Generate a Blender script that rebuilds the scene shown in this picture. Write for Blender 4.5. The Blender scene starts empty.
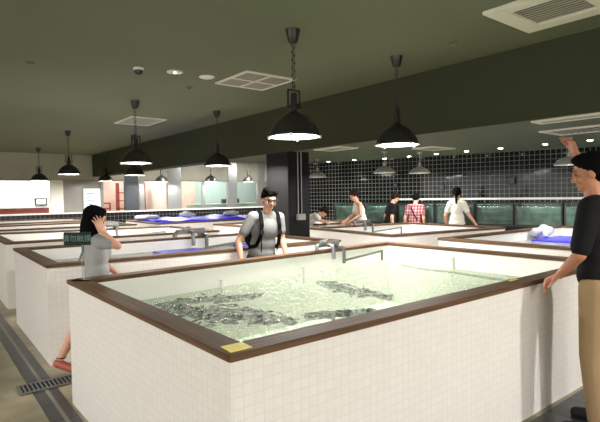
import bpy, bmesh, math, random
from mathutils import Vector, Matrix, noise
random.seed(7)
sc = bpy.context.scene
COL = sc.collection
PI = math.pi
H_CAM = 1.487
CEIL = 3.06
LOW = 2.26

# ------------------------------------------------------------------ materials
def srgb(r, g, b):
    f = lambda c: (c/255/12.92) if c/255 <= .04045 else ((c/255+.055)/1.055)**2.4
    return (f(r), f(g), f(b), 1)

def mat(name, col, rough=.5, metal=0, spec=.5, emit=None, estr=0, bump=0, bscale=30, var=0, vscale=4, coat=0):
    m = bpy.data.materials.new(name); m.use_nodes = True
    nt = m.node_tree; b = nt.nodes['Principled BSDF']
    b.inputs['Base Color'].default_value = col
    b.inputs['Roughness'].default_value = rough
    b.inputs['Metallic'].default_value = metal
    b.inputs['Specular IOR Level'].default_value = spec
    b.inputs['Coat Weight'].default_value = coat
    if emit:
        b.inputs['Emission Color'].default_value = emit
        b.inputs['Emission Strength'].default_value = estr
    if bump or var:
        tc = nt.nodes.new('ShaderNodeTexCoord')
        n = nt.nodes.new('ShaderNodeTexNoise'); n.inputs['Scale'].default_value = bscale if bump else vscale
        n.inputs['Detail'].default_value = 4
        nt.links.new(tc.outputs['Object'], n.inputs['Vector'])
        if bump:
            bp = nt.nodes.new('ShaderNodeBump'); bp.inputs['Strength'].default_value = bump
            bp.inputs['Distance'].default_value = .01
            nt.links.new(n.outputs['Fac'], bp.inputs['Height'])
            nt.links.new(bp.outputs['Normal'], b.inputs['Normal'])
        if var:
            n2 = nt.nodes.new('ShaderNodeTexNoise'); n2.inputs['Scale'].default_value = vscale
            n2.inputs['Detail'].default_value = 5
            nt.links.new(tc.outputs['Object'], n2.inputs['Vector'])
            r = nt.nodes.new('ShaderNodeValToRGB')
            r.color_ramp.elements[0].position = .3; r.color_ramp.elements[1].position = .7
            r.color_ramp.elements[0].color = tuple(c*(1-var) for c in col[:3])+(1,)
            r.color_ramp.elements[1].color = tuple(min(1, c*(1+var)) for c in col[:3])+(1,)
            nt.links.new(n2.outputs['Fac'], r.inputs['Fac'])
            nt.links.new(r.outputs['Color'], b.inputs['Base Color'])
    return m

def math_node(nt, op, a, b=None):
    n = nt.nodes.new('ShaderNodeMath'); n.operation = op
    for i, v in enumerate((a, b)):
        if v is None: continue
        if isinstance(v, (int, float)): n.inputs[i].default_value = v
        else: nt.links.new(v, n.inputs[i])
    return n.outputs[0]

def tile_mat(name, col, grout, size, gw, rough=.25, spec=.5, vary=.04, angle=0, bump=.25, stagger=False):
    """square tiles in the thing's own object space, laid out per face direction"""
    m = bpy.data.materials.new(name); m.use_nodes = True
    nt = m.node_tree; b = nt.nodes['Principled BSDF']
    tc = nt.nodes.new('ShaderNodeTexCoord'); geo = nt.nodes.new('ShaderNodeNewGeometry')
    def rot(vec):
        r = nt.nodes.new('ShaderNodeVectorRotate'); r.rotation_type = 'Z_AXIS'
        r.inputs['Angle'].default_value = angle
        nt.links.new(vec, r.inputs['Vector'])
        s = nt.nodes.new('ShaderNodeSeparateXYZ'); nt.links.new(r.outputs[0], s.inputs[0]); return s
    p = rot(tc.outputs['Object']); n = rot(geo.outputs['True Normal'])
    ax = math_node(nt, 'GREATER_THAN', math_node(nt, 'ABSOLUTE', n.outputs[0]), .7)
    az = math_node(nt, 'GREATER_THAN', math_node(nt, 'ABSOLUTE', n.outputs[2]), .7)
    def mix(f, a, c):
        return math_node(nt, 'ADD', math_node(nt, 'MULTIPLY', math_node(nt, 'SUBTRACT', 1.0, f), a), math_node(nt, 'MULTIPLY', f, c))
    u = mix(ax, p.outputs[0], p.outputs[1]); v = mix(az, p.outputs[2], p.outputs[1])
    us = math_node(nt, 'DIVIDE', u, size); vs = math_node(nt, 'DIVIDE', v, size)
    fu = math_node(nt, 'FRACT', us); fv = math_node(nt, 'FRACT', vs)
    g = gw/size
    mk = math_node(nt, 'MAXIMUM', math_node(nt, 'LESS_THAN', fu, g), math_node(nt, 'LESS_THAN', fv, g))
    cell = nt.nodes.new('ShaderNodeCombineXYZ')
    nt.links.new(math_node(nt, 'FLOOR', us), cell.inputs[0]); nt.links.new(math_node(nt, 'FLOOR', vs), cell.inputs[1])
    nt.links.new(math_node(nt, 'MULTIPLY', ax, 7.0), cell.inputs[2])
    wn = nt.nodes.new('ShaderNodeTexWhiteNoise'); nt.links.new(cell.outputs[0], wn.inputs['Vector'])
    hs = nt.nodes.new('ShaderNodeHueSaturation'); hs.inputs['Color'].default_value = col
    nt.links.new(math_node(nt, 'ADD', math_node(nt, 'MULTIPLY', wn.outputs['Value'], 2*vary), 1-vary), hs.inputs['Value'])
    mx = nt.nodes.new('ShaderNodeMix'); mx.data_type = 'RGBA'
    nt.links.new(mk, mx.inputs['Factor']); nt.links.new(hs.outputs[0], mx.inputs['A']); mx.inputs['B'].default_value = grout
    nt.links.new(mx.outputs['Result'], b.inputs['Base Color'])
    b.inputs['Specular IOR Level'].default_value = spec
    nt.links.new(math_node(nt, 'ADD', rough, math_node(nt, 'MULTIPLY', mk, .4)), b.inputs['Roughness'])
    if bump:
        bp = nt.nodes.new('ShaderNodeBump'); bp.inputs['Strength'].default_value = bump; bp.inputs['Distance'].default_value = .002
        nt.links.new(math_node(nt, 'SUBTRACT', 1.0, mk), bp.inputs['Height'])
        nt.links.new(bp.outputs['Normal'], b.inputs['Normal'])
    return m

def wood_mat(name, col, along):
    m = bpy.data.materials.new(name); m.use_nodes = True
    nt = m.node_tree; b = nt.nodes['Principled BSDF']
    tc = nt.nodes.new('ShaderNodeTexCoord'); mp = nt.nodes.new('ShaderNodeMapping')
    mp.inputs['Scale'].default_value = (1.2, 26, 26) if along == 'x' else (26, 1.2, 26)
    nt.links.new(tc.outputs['Object'], mp.inputs['Vector'])
    n = nt.nodes.new('ShaderNodeTexNoise'); n.inputs['Scale'].default_value = 1.6; n.inputs['Detail'].default_value = 7
    n.inputs['Roughness'].default_value = .65
    nt.links.new(mp.outputs[0], n.inputs['Vector'])
    r = nt.nodes.new('ShaderNodeValToRGB')
    r.color_ramp.elements[0].position = .28; r.color_ramp.elements[1].position = .75
    r.color_ramp.elements[0].color = tuple(c*.5 for c in col[:3])+(1,)
    r.color_ramp.elements[1].color = tuple(c*1.45 for c in col[:3])+(1,)
    nt.links.new(n.outputs['Fac'], r.inputs['Fac'])
    nt.links.new(r.outputs['Color'], b.inputs['Base Color'])
    b.inputs['Roughness'].default_value = .6
    b.inputs['Specular IOR Level'].default_value = .15
    bp = nt.nodes.new('ShaderNodeBump'); bp.inputs['Strength'].default_value = .3; bp.inputs['Distance'].default_value = .003
    nt.links.new(n.outputs['Fac'], bp.inputs['Height']); nt.links.new(bp.outputs['Normal'], b.inputs['Normal'])
    return m

def water_mat(name, tint, scale=9, strength=.5, milk=.0, milkcol=(.8, .9, .75, 1), foam=0):
    m = bpy.data.materials.new(name); m.use_nodes = True
    nt = m.node_tree; nt.nodes.remove(nt.nodes['Principled BSDF'])
    out = nt.nodes['Material Output']
    tc = nt.nodes.new('ShaderNodeTexCoord')
    n = nt.nodes.new('ShaderNodeTexNoise'); n.inputs['Scale'].default_value = scale; n.inputs['Detail'].default_value = 5
    n.inputs['Roughness'].default_value = .6; n.inputs['Distortion'].default_value = .6
    nt.links.new(tc.outputs['Object'], n.inputs['Vector'])
    bp = nt.nodes.new('ShaderNodeBump'); bp.inputs['Strength'].default_value = strength; bp.inputs['Distance'].default_value = .06
    nt.links.new(n.outputs['Fac'], bp.inputs['Height'])
    tr = nt.nodes.new('ShaderNodeBsdfTransparent'); tr.inputs['Color'].default_value = tint
    df = nt.nodes.new('ShaderNodeBsdfDiffuse'); df.inputs['Color'].default_value = milkcol
    nt.links.new(bp.outputs['Normal'], df.inputs['Normal'])
    gl = nt.nodes.new('ShaderNodeBsdfGlossy'); gl.inputs['Roughness'].default_value = .07
    nt.links.new(bp.outputs['Normal'], gl.inputs['Normal'])
    fr = nt.nodes.new('ShaderNodeFresnel'); fr.inputs['IOR'].default_value = 1.33
    nt.links.new(bp.outputs['Normal'], fr.inputs['Normal'])
    m1 = nt.nodes.new('ShaderNodeMixShader'); m1.inputs[0].default_value = milk
    if foam:   # white noise specks painted in for lamp glints and ripple sparkle
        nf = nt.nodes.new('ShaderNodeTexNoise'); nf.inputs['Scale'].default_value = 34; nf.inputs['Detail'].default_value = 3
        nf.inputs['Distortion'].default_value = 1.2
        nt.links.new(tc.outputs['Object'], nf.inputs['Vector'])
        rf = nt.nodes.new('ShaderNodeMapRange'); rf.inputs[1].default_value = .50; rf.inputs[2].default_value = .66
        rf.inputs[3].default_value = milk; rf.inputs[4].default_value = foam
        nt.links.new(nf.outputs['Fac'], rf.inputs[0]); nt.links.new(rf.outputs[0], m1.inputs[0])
    nt.links.new(tr.outputs[0], m1.inputs[1]); nt.links.new(df.outputs[0], m1.inputs[2])
    m2 = nt.nodes.new('ShaderNodeMixShader')
    nt.links.new(fr.outputs[0], m2.inputs[0]); nt.links.new(m1.outputs[0], m2.inputs[1]); nt.links.new(gl.outputs[0], m2.inputs[2])
    nt.links.new(m2.outputs[0], out.inputs['Surface'])
    return m

def glass_mat(name, tint, refl=1.0):
    m = bpy.data.materials.new(name); m.use_nodes = True
    nt = m.node_tree; nt.nodes.remove(nt.nodes['Principled BSDF'])
    out = nt.nodes['Material Output']
    tr = nt.nodes.new('ShaderNodeBsdfTransparent'); tr.inputs['Color'].default_value = tint
    gl = nt.nodes.new('ShaderNodeBsdfGlossy'); gl.inputs['Roughness'].default_value = .02
    fr = nt.nodes.new('ShaderNodeFresnel'); fr.inputs['IOR'].default_value = 1.5
    m2 = nt.nodes.new('ShaderNodeMixShader')
    nt.links.new(fr.outputs[0], m2.inputs[0])
    nt.links.new(tr.outputs[0], m2.inputs[1]); nt.links.new(gl.outputs[0], m2.inputs[2])
    nt.links.new(m2.outputs[0], out.inputs['Surface'])
    return m

def floor_mat():
    m = mat('wet_concrete', srgb(136, 127, 103), rough=.35, spec=.5, var=.35, vscale=3.0, bump=.2, bscale=25)
    return m

def plaid_mat():
    m = bpy.data.materials.new('plaid_cloth'); m.use_nodes = True
    nt = m.node_tree; b = nt.nodes['Principled BSDF']; b.inputs['Roughness'].default_value = .9
    tc = nt.nodes.new('ShaderNodeTexCoord'); s = nt.nodes.new('ShaderNodeSeparateXYZ'); nt.links.new(tc.outputs['Object'], s.inputs[0])
    u = math_node(nt, 'FRACT', math_node(nt, 'DIVIDE', s.outputs[0], .06)); v = math_node(nt, 'FRACT', math_node(nt, 'DIVIDE', s.outputs[2], .06))
    k = math_node(nt, 'ADD', math_node(nt, 'LESS_THAN', u, .45), math_node(nt, 'LESS_THAN', v, .45))
    r = nt.nodes.new('ShaderNodeValToRGB'); r.color_ramp.interpolation = 'CONSTANT'
    r.color_ramp.elements[0].color = srgb(186, 142, 140)
    r.color_ramp.elements[1].position = .3; r.color_ramp.elements[1].color = srgb(146, 84, 88)
    e = r.color_ramp.elements.new(.8); e.color = srgb(104, 52, 60)
    nt.links.new(math_node(nt, 'MULTIPLY', k, .5), r.inputs['Fac']); nt.links.new(r.outputs[0], b.inputs['Base Color'])
    return m

M = {}
M['tile'] = tile_mat('white_mosaic_tile', srgb(226, 221, 214), srgb(213, 207, 200), .0455, .0026, rough=.3, spec=.35, vary=.02)
M['lining'] = tile_mat('white_lining_tile', srgb(244, 242, 236), srgb(240, 238, 231), .0455, .003, rough=.3, spec=.3, vary=.006, bump=.05)
M['woodx'] = wood_mat('brown_wood_boards', srgb(98, 74, 53), 'x')
M['woody'] = wood_mat('brown_wood_boards_across', srgb(98, 74, 53), 'y')
M['water'] = water_mat('pale_green_water', (.83, .93, .80, 1), scale=13, strength=1.0, milk=.10, milkcol=srgb(222, 236, 210), foam=.55)  # foam here draws lamp glints as pale specks in the surface colour
M['clear'] = water_mat('clear_water', (.93, .97, .9, 1), scale=5, strength=.25, milk=.55, milkcol=srgb(244, 243, 236))
M['ceiling'] = mat('olive_ceiling_paint', srgb(108, 112, 89), rough=.75, spec=.2, var=.06, vscale=.5)
M['soffit'] = mat('olive_soffit_paint', srgb(96, 101, 80), rough=.7, spec=.25)
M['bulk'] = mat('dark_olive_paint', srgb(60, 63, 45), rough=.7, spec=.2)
M['floor'] = floor_mat()
M['stripe'] = tile_mat('dark_grey_floor_tile', srgb(48, 48, 48), srgb(34, 34, 33), .30, .006, rough=.3, vary=.12)
M['line'] = mat('pale_floor_line', srgb(120, 116, 104), rough=.5)
M['column'] = mat('charcoal_column_paint', srgb(22, 22, 24), rough=.5, spec=.3)
M['black'] = mat('black_enamel', srgb(40, 39, 37), rough=.35, spec=.5)
M['blackmatte'] = mat('matte_black', srgb(22, 22, 22), rough=.8)
M['grey_enamel'] = mat('grey_enamel', srgb(168, 169, 162), rough=.35)
M['refl'] = mat('white_reflector', srgb(235, 232, 225), rough=.5)
M['glow'] = mat('lamp_glow', srgb(255, 250, 240), emit=(1, .96, .9, 1), estr=9)
M['glow_soft'] = mat('lamp_glow_soft', srgb(255, 250, 240), emit=(1, .95, .88, 1), estr=2.5)
M['dl'] = mat('downlight_glow', srgb(255, 240, 220), emit=(1, .92, .8, 1), estr=22)
M['steel'] = mat('brushed_steel', srgb(186, 188, 188), rough=.3, metal=.8)
M['steel_dull'] = mat('dull_steel', srgb(128, 130, 128), rough=.4, metal=.75)
M['vent'] = mat('white_vent_paint', srgb(225, 222, 205), rough=.5)
M['ventdark'] = mat('vent_void', srgb(36, 35, 30), rough=.8)
M['ventshade'] = mat('vent_slat_paint', srgb(170, 166, 148), rough=.6)
M['yellow'] = mat('yellow_sticker', srgb(240, 215, 70), rough=.5, var=.12, vscale=40)
M['blue'] = mat('blue_plastic', srgb(58, 52, 225), rough=.35, var=.15, vscale=6)
M['plastic'] = mat('milky_plastic_wrap', srgb(196, 198, 202), rough=.25, bump=.5, bscale=18)
M['green_sign'] = mat('dark_green_sign', srgb(14, 34, 27), rough=.5, spec=.2)
M['sign_text'] = mat('pale_sign_lettering', srgb(92, 122, 108), rough=.6)
M['acrylic'] = glass_mat('clear_acrylic', (.92, .95, .93, 1))
M['skin'] = mat('skin', srgb(205, 155, 128), rough=.5, spec=.35)
M['skin_tan'] = mat('tanned_skin', srgb(178, 122, 92), rough=.5, spec=.35)
M['lip'] = mat('lips', srgb(178, 105, 95), rough=.45)
M['eyewhite'] = mat('eye_white', srgb(84, 76, 70), rough=.6)
M['iris'] = mat('dark_iris', srgb(28, 20, 16), rough=.2)
M['hair'] = mat('black_hair', srgb(13, 11, 11), rough=.9, spec=.06, bump=.6, bscale=60)
M['hair_brown'] = mat('brown_hair', srgb(40, 29, 23), rough=.9, spec=.06, bump=.6, bscale=60)
M['grey_shirt'] = mat('grey_marl_cotton', srgb(118, 118, 116), rough=.9, var=.07, vscale=60)
M['grey_shirt2'] = mat('light_grey_cotton', srgb(150, 151, 150), rough=.9, var=.05, vscale=30)
M['black_cloth'] = mat('black_cotton', srgb(20, 20, 21), rough=.9, spec=.2)
M['white_cloth'] = mat('white_cotton', srgb(232, 226, 212), rough=.9)
M['khaki'] = mat('khaki_cotton', srgb(150, 125, 90), rough=.9)
M['denim'] = mat('dark_denim', srgb(45, 50, 66), rough=.9)
M['plaid'] = plaid_mat()
M['strap'] = mat('black_webbing', srgb(10, 10, 11), rough=.9, spec=.1)
M['red'] = mat('red_sandal_rubber', srgb(172, 88, 72), rough=.5)
M['fish'] = mat('dark_fish_skin', srgb(30, 38, 32), rough=.25, spec=.6, var=.5, vscale=30)
M['wtile'] = tile_mat('black_wall_tile', srgb(20, 21, 22), srgb(132, 132, 126), .090, .0078, rough=.08, spec=.16, vary=.3, angle=math.radians(-15.4), bump=0)
M['btile'] = tile_mat('black_base_tile', srgb(26, 26, 28), srgb(84, 84, 82), .15, .012, rough=.15, vary=.2)
M['aqwater'] = mat('teal_tank_water', srgb(122, 144, 134), rough=.15, spec=.6, var=.45, vscale=3.5)
M['aqglass'] = glass_mat('aquarium_glass', (.92, .97, .95, 1))
M['pane'] = glass_mat('shop_glass', (.95, .97, .96, 1))
M['shopwhite'] = mat('shop_white_wall', srgb(238, 234, 228), rough=.6)
M['shoppink'] = mat('shop_rose_wall', srgb(222, 190, 178), rough=.6, var=.15, vscale=2)
M['shopteal'] = mat('shop_teal_glass', srgb(192, 206, 201), rough=.4)
M['redwood'] = mat('red_counter_board', srgb(150, 62, 52), rough=.5, var=.2, vscale=5)
M['greypanel'] = mat('grey_shop_panel', srgb(140, 138, 130), rough=.3, spec=.5, var=.1, vscale=1.5)
M['header'] = mat('grey_header_panel', srgb(168, 166, 154), rough=.3, spec=.4, var=.12, vscale=1.2)
M['darkblue'] = mat('slate_column_paint', srgb(58, 64, 72), rough=.4)
M['poster'] = mat('lit_poster', srgb(225, 232, 240), emit=(.85, .92, 1, 1), estr=.9)
M['ink'] = mat('poster_ink', srgb(120, 140, 160), rough=.6)
M['screen'] = mat('lit_screen', srgb(220, 230, 240), emit=(.9, .95, 1, 1), estr=1.2)
M['wall'] = mat('dark_grey_wall', srgb(96, 94, 86), rough=.6)
M['white_sill'] = mat('white_sill_stone', srgb(225, 222, 214), rough=.35)
M['junction'] = mat('grey_junction_box', srgb(165, 165, 160), rough=.5)
M['hose'] = mat('grey_green_hose', srgb(120, 136, 112), rough=.4)

# ------------------------------------------------------------------ mesh helpers
class MB:
    def __init__(s): s.v = []; s.f = []; s.m = []
    def add(s, vs, fs, mi=0):
        o = len(s.v); s.v += [Vector(v) for v in vs]; s.f += [tuple(i+o for i in f) for f in fs]; s.m += [mi]*len(fs)
        return s
    def box(s, a, b, mi=0):
        (x0, y0, z0), (x1, y1, z1) = a, b
        vs = [(x0, y0, z0), (x1, y0, z0), (x1, y1, z0), (x0, y1, z0), (x0, y0, z1), (x1, y0, z1), (x1, y1, z1), (x0, y1, z1)]
        return s.add(vs, [(0, 3, 2, 1), (4, 5, 6, 7), (0, 1, 5, 4), (1, 2, 6, 5), (2, 3, 7, 6), (3, 0, 4, 7)], mi)
    def prism(s, poly, z0, z1, mi=0):
        n = len(poly)
        vs = [(p[0], p[1], z0) for p in poly]+[(p[0], p[1], z1) for p in poly]
        fs = [tuple(range(n-1, -1, -1)), tuple(range(n, 2*n))]+[(i, (i+1) % n, n+(i+1) % n, n+i) for i in range(n)]
        return s.add(vs, fs, mi)
    def bar(s, p, q, w, h, up=(0, 0, 1), mi=0):
        p, q = Vector(p), Vector(q); d = (q-p).normalized(); up = Vector(up)
        if abs(d.dot(up)) > .98: up = Vector((1, 0, 0))
        a = d.cross(up).normalized()*w/2; b = a.cross(d).normalized()*h/2
        vs = [p-a-b, p+a-b, p+a+b, p-a+b, q-a-b, q+a-b, q+a+b, q-a+b]
        return s.add(vs, [(0, 3, 2, 1), (4, 5, 6, 7), (0, 1, 5, 4), (1, 2, 6, 5), (2, 3, 7, 6), (3, 0, 4, 7)], mi)
    def tube(s, pts, r, n=10, caps=True, mi=0):
        pts = [Vector(p) for p in pts]; k = len(pts)
        rs = r if isinstance(r, (list, tuple)) else [r]*k
        t0 = (pts[1]-pts[0]).normalized()
        a = t0.orthogonal().normalized(); vs = []
        for i, p in enumerate(pts):
            t = ((pts[min(i+1, k-1)]-pts[max(i-1, 0)])).normalized()
            a = (a-t*a.dot(t)).normalized(); b = t.cross(a)
            for j in range(n):
                an = 2*PI*j/n; vs.append(p+(a*math.cos(an)+b*math.sin(an))*rs[i])
        fs = [(i*n+j, i*n+(j+1) % n, (i+1)*n+(j+1) % n, (i+1)*n+j) for i in range(k-1) for j in range(n)]
        if caps: fs += [tuple(range(n-1, -1, -1)), tuple(range((k-1)*n, k*n))]
        return s.add(vs, fs, mi)
    def lathe(s, prof, c=(0, 0, 0), n=28, mi=0, closed=False):
        c = Vector(c); k = len(prof)
        vs = [c+Vector((r*math.cos(2*PI*j/n), r*math.sin(2*PI*j/n), z)) for r, z in prof for j in range(n)]
        fs = [(i*n+j, i*n+(j+1) % n, (i+1)*n+(j+1) % n, (i+1)*n+j) for i in range(k-1) for j in range(n)]
        if closed: fs += [((k-1)*n+j, (k-1)*n+(j+1) % n, (j+1) % n, j) for j in range(n)]
        else:
            if prof[0][0] > 1e-6: fs.append(tuple(range(n-1, -1, -1)))
            if prof[-1][0] > 1e-6: fs.append(tuple(range((k-1)*n, k*n)))
        return s.add(vs, fs, mi)
    def torus(s, c, R, r, axis=(0, 0, 1), n=16, m=6, squash=(1, 1), mi=0):
        ax = Vector(axis).normalized(); u = ax.orthogonal().normalized(); w = ax.cross(u); c = Vector(c); vs = []
        for i in range(n):
            a = 2*PI*i/n; d = u*math.cos(a)*squash[0]+w*math.sin(a)*squash[1]; dn = d.normalized()
            for j in range(m):
                b = 2*PI*j/m; vs.append(c+d*R+dn*r*math.cos(b)+ax*r*math.sin(b))
        fs = [(i*m+j, ((i+1) % n)*m+j, ((i+1) % n)*m+(j+1) % m, i*m+(j+1) % m) for i in range(n) for j in range(m)]
        return s.add(vs, fs, mi)
    def ell(s, c, r, R=None, n=16, k=10, mi=0):
        c = Vector(c); R = R or Matrix.Identity(3); vs = []
        for i in range(1, k):
            th = PI*i/k
            for j in range(n):
                ph = 2*PI*j/n
                vs.append(c+R@Vector((r[0]*math.sin(th)*math.cos(ph), r[1]*math.sin(th)*math.sin(ph), r[2]*math.cos(th))))
        vs += [c+R@Vector((0, 0, r[2])), c-R@Vector((0, 0, r[2]))]
        t = (k-1)*n
        fs = [(i*n+j, (i+1)*n+j, (i+1)*n+(j+1) % n, i*n+(j+1) % n) for i in range(k-2) for j in range(n)]
        fs += [(t, j, (j+1) % n) for j in range(n)]+[(t+1, (k-2)*n+(j+1) % n, (k-2)*n+j) for j in range(n)]
        return s.add(vs, fs, mi)
    def cap(s, p, r0, q, r1, n=12):
        """tapered capsule"""
        p, q = Vector(p), Vector(q); d = q-p
        if d.length < 1e-5: return s.ell(p, (r0, r0, r0))
        d.normalize(); a = d.orthogonal().normalized(); b = d.cross(a); rings = []
        for i in range(5):
            t = PI/2*(i/4); rings.append((p-d*r0*math.cos(t), r0*math.sin(t)))
        for i in range(5):
            t = PI/2*(i/4); rings.append((q+d*r1*math.sin(t), r1*math.cos(t)))
        vs = [c+(a*math.cos(2*PI*j/n)+b*math.sin(2*PI*j/n))*max(r, 1e-4) for c, r in rings for j in range(n)]
        fs = [(i*n+j, i*n+(j+1) % n, (i+1)*n+(j+1) % n, (i+1)*n+j) for i in range(9) for j in range(n)]
        fs += [tuple(range(n-1, -1, -1)), tuple(range(9*n, 10*n))]
        return s.add(vs, fs)
    def build(s, name, mats, root=None, parent=None, smooth=False, bevel=0, **props):
        me = bpy.data.meshes.new(name)
        inv = root['_m'].inverted() if False else (ROOTM[root.name].inverted() if root else Matrix.Identity(4))
        me.from_pydata([inv@v for v in s.v], [], s.f)
        if not isinstance(mats, (list, tuple)): mats = [mats]
        for m in mats: me.materials.append(m)
        for i, p in enumerate(me.polygons): p.material_index = s.m[i]
        bm = bmesh.new(); bm.from_mesh(me)
        bmesh.ops.recalc_face_normals(bm, faces=bm.faces)
        if bevel: bmesh.ops.bevel(bm, geom=[e for e in bm.edges if e.is_manifold and e.calc_face_angle(0) > .6], offset=bevel, segments=2, affect='EDGES', clamp_overlap=True)
        bm.to_mesh(me); bm.free()
        if smooth:
            for p in me.polygons: p.use_smooth = True
            try: me.set_sharp_from_angle(angle=math.radians(42))
            except Exception: pass
        o = bpy.data.objects.new(name, me); COL.objects.link(o)
        if root: o.parent = parent or root
        for k, v in props.items(): o[k] = v
        return o

ROOTM = {}
def thing(name, label, cat, loc=(0, 0, 0), rz=0, group=None):
    o = bpy.data.objects.new(name, None); COL.objects.link(o)
    o.empty_display_size = .2
    o.location = loc; o.rotation_euler = (0, 0, rz)
    ROOTM[o.name] = Matrix.Translation(Vector(loc))@Matrix.Rotation(rz, 4, 'Z')
    o['label'] = label; o['category'] = cat
    if group: o['group'] = group
    return o
def tag(o, label, cat, group=None):
    o['label'] = label; o['category'] = cat
    if group: o['group'] = group
    return o
def struct(name, mb, m, **k):
    return mb.build(name, m, kind='structure', **k)
def dup(root, loc, rz, label, group=None):
    r = root.copy(); COL.objects.link(r); r.location = loc; r.rotation_euler = (0, 0, rz)
    r['label'] = label
    if group: r['group'] = group
    for ch in list(root.children):
        c = ch.copy(); COL.objects.link(c); c.parent = r
        for g in list(ch.children):
            d = g.copy(); COL.objects.link(d); d.parent = c
    return r
def lerp(a, b, t): return tuple(a[i]+(b[i]-a[i])*t for i in range(len(a)))

# ------------------------------------------------------------------ camera
f_px, pit, roll, yaw = 484.4, .0344, -.0147, .6724
fh = Vector((math.sin(yaw), math.cos(yaw), 0)); rt = Vector((math.cos(yaw), -math.sin(yaw), 0)); up = Vector((0, 0, 1))
fwd = fh*math.cos(pit)-up*math.sin(pit); upc = fh*math.sin(pit)+up*math.cos(pit)
cx = rt*math.cos(roll)+upc*math.sin(roll); cy = -rt*math.sin(roll)+upc*math.cos(roll)
cam = bpy.data.cameras.new('Camera'); co = bpy.data.objects.new('Camera', cam); COL.objects.link(co)
mw = Matrix.Identity(4)
for i in range(3):
    mw[i][0] = cx[i]; mw[i][1] = cy[i]; mw[i][2] = -fwd[i]
mw[2][3] = H_CAM
co.matrix_world = mw
cam.sensor_width = 36; cam.lens = f_px/600*36; cam.clip_start = .05
sc.camera = co

# ------------------------------------------------------------------ the room
XL, YF, XR, YB = -5.0, -5.0, 15.0, 19.0
TW0, TW1 = Vector((7.62, 10.0)), Vector((11.65, -4.65))      # line of the black tiled wall
twd = (TW1-TW0).normalized(); twn = Vector((twd.y, -twd.x))   # towards the room
if twn.x > 0: twn = -twn
struct('floor', MB().box((XL, YF, -.1), (XR, 24, 0)), M['floor'])
struct('ceiling', MB().box((XL, YF, CEIL), (XR, YB+.2, CEIL+.1)), M['ceiling'])
b = MB().prism([(5.25, YF), (12.2, YF), (12.2, 9.9), (5.25, 9.9)], LOW, CEIL)
struct('ceiling_lowered', MB().prism([(5.26, YF), (12.2, YF), (12.2, 9.9), (5.26, 9.9)], LOW, CEIL), M['soffit'])
struct('wall_bulkhead', MB().box((5.25, YF, LOW-.005), (5.29, 9.9, CEIL)).box((5.25, 9.9, LOW-.005), (5.6, YB, CEIL)), M['bulk'])
struct('wall_left', MB().box((XL-.1, YF, 0), (XL, 24, CEIL)), M['wall'])
struct('wall_front', MB().box((XL, YF-.1, 0), (XR, YF, CEIL)), M['wall'])
w = twn*-.2
struct('wall_right', MB().prism([TW0, TW1, TW1-twn*.2, TW0-twn*.2], 0, LOW), M['wtile'])
struct('wall_alcove', MB().box((7.7, 9.9, 0), (XR, 10.1, CEIL)).box((XR, 9.9, 0), (XR+.1, 24, CEIL)), M['wall'])
struct('column', MB().box((5.25, 6.92, 0), (5.74, 7.6, LOW)), M['column'], bevel=.006)

# back wall: black tiled base, stone sill, header, posts and panes, shops behind
struct('wall_back', MB().box((XL, YB, 0), (XR, YB+.2, .90)), M['btile'])
struct('trim_1', MB().box((XL, YB-.04, .90), (XR, YB+.22, .95)), M['white_sill'])
struct('wall_back_header', MB().box((XL, YB, 2.12), (XR, YB+.12, CEIL)), M['header'])
posts = [(3.80, 4.22, 'shopwhite'), (5.52, 5.62, 'steel'), (6.43, 6.95, 'darkblue'), (7.0, 7.2, 'steel'), (8.18, 8.78, 'steel'),
         (9.75, 9.86, 'steel'), (11.02, 11.48, 'steel'), (12.62, 13.0, 'steel'), (13.3, 13.5, 'steel'), (1.2, 1.4, 'steel')]
for i, (x0, x1, m) in enumerate(posts):
    top = CEIL if m in ('steel', 'darkblue') and x1-x0 > .3 else 2.13
    struct('trim_%d' % (i+2), MB().box((x0, YB-.03, .95), (x1, YB+.15, top)), M[m], bevel=.01)
struct('wall_back_panel', MB().box((4.22, YB+.02, .95), (5.52, YB+.08, 2.12)), M['greypanel'])
panes = [(-4.9, 1.2), (1.4, 3.8), (5.62, 6.43), (7.2, 8.18), (8.78, 9.75), (9.86, 11.02), (11.48, 12.62), (13.5, 14.9)]
for i, (x0, x1) in enumerate(panes):
    struct('window_%d' % (i+1), MB().box((x0, YB+.05, .95), (x1, YB+.06, 2.12)), M['pane'])
# header joint strips
struct('trim_20', MB().box((XL, YB-.02, 2.10), (XR, YB+.14, 2.14)), M['greypanel'])
struct('wall_shop_back', MB().box((XL, 23.2, 0), (6.4, 23.4, CEIL)).box((XL, YB+.2, 2.75), (XR, 23.4, 2.85)), M['shopwhite'])
struct('wall_shop_rear', MB().box((6.4, 22.6, 0), (8.3, 22.8, 2.75)).box((9.6, 22.0, 0), (10.9, 22.2, 2.75)), M['shoppink'])
struct('wall_shop_far', MB().box((8.3, 22.6, 0), (9.6, 22.8, 2.75)).box((10.9, 22.6, 0), (XR, 22.8, 2.75)), M['shopteal'])
struct('wall_shop_side', MB().box((4.3, YB+.2, 0), (4.4, 23.2, 2.75)).box((8.5, YB+.2, 0), (8.6, 22.6, 2.75)), M['shopwhite'])

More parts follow.
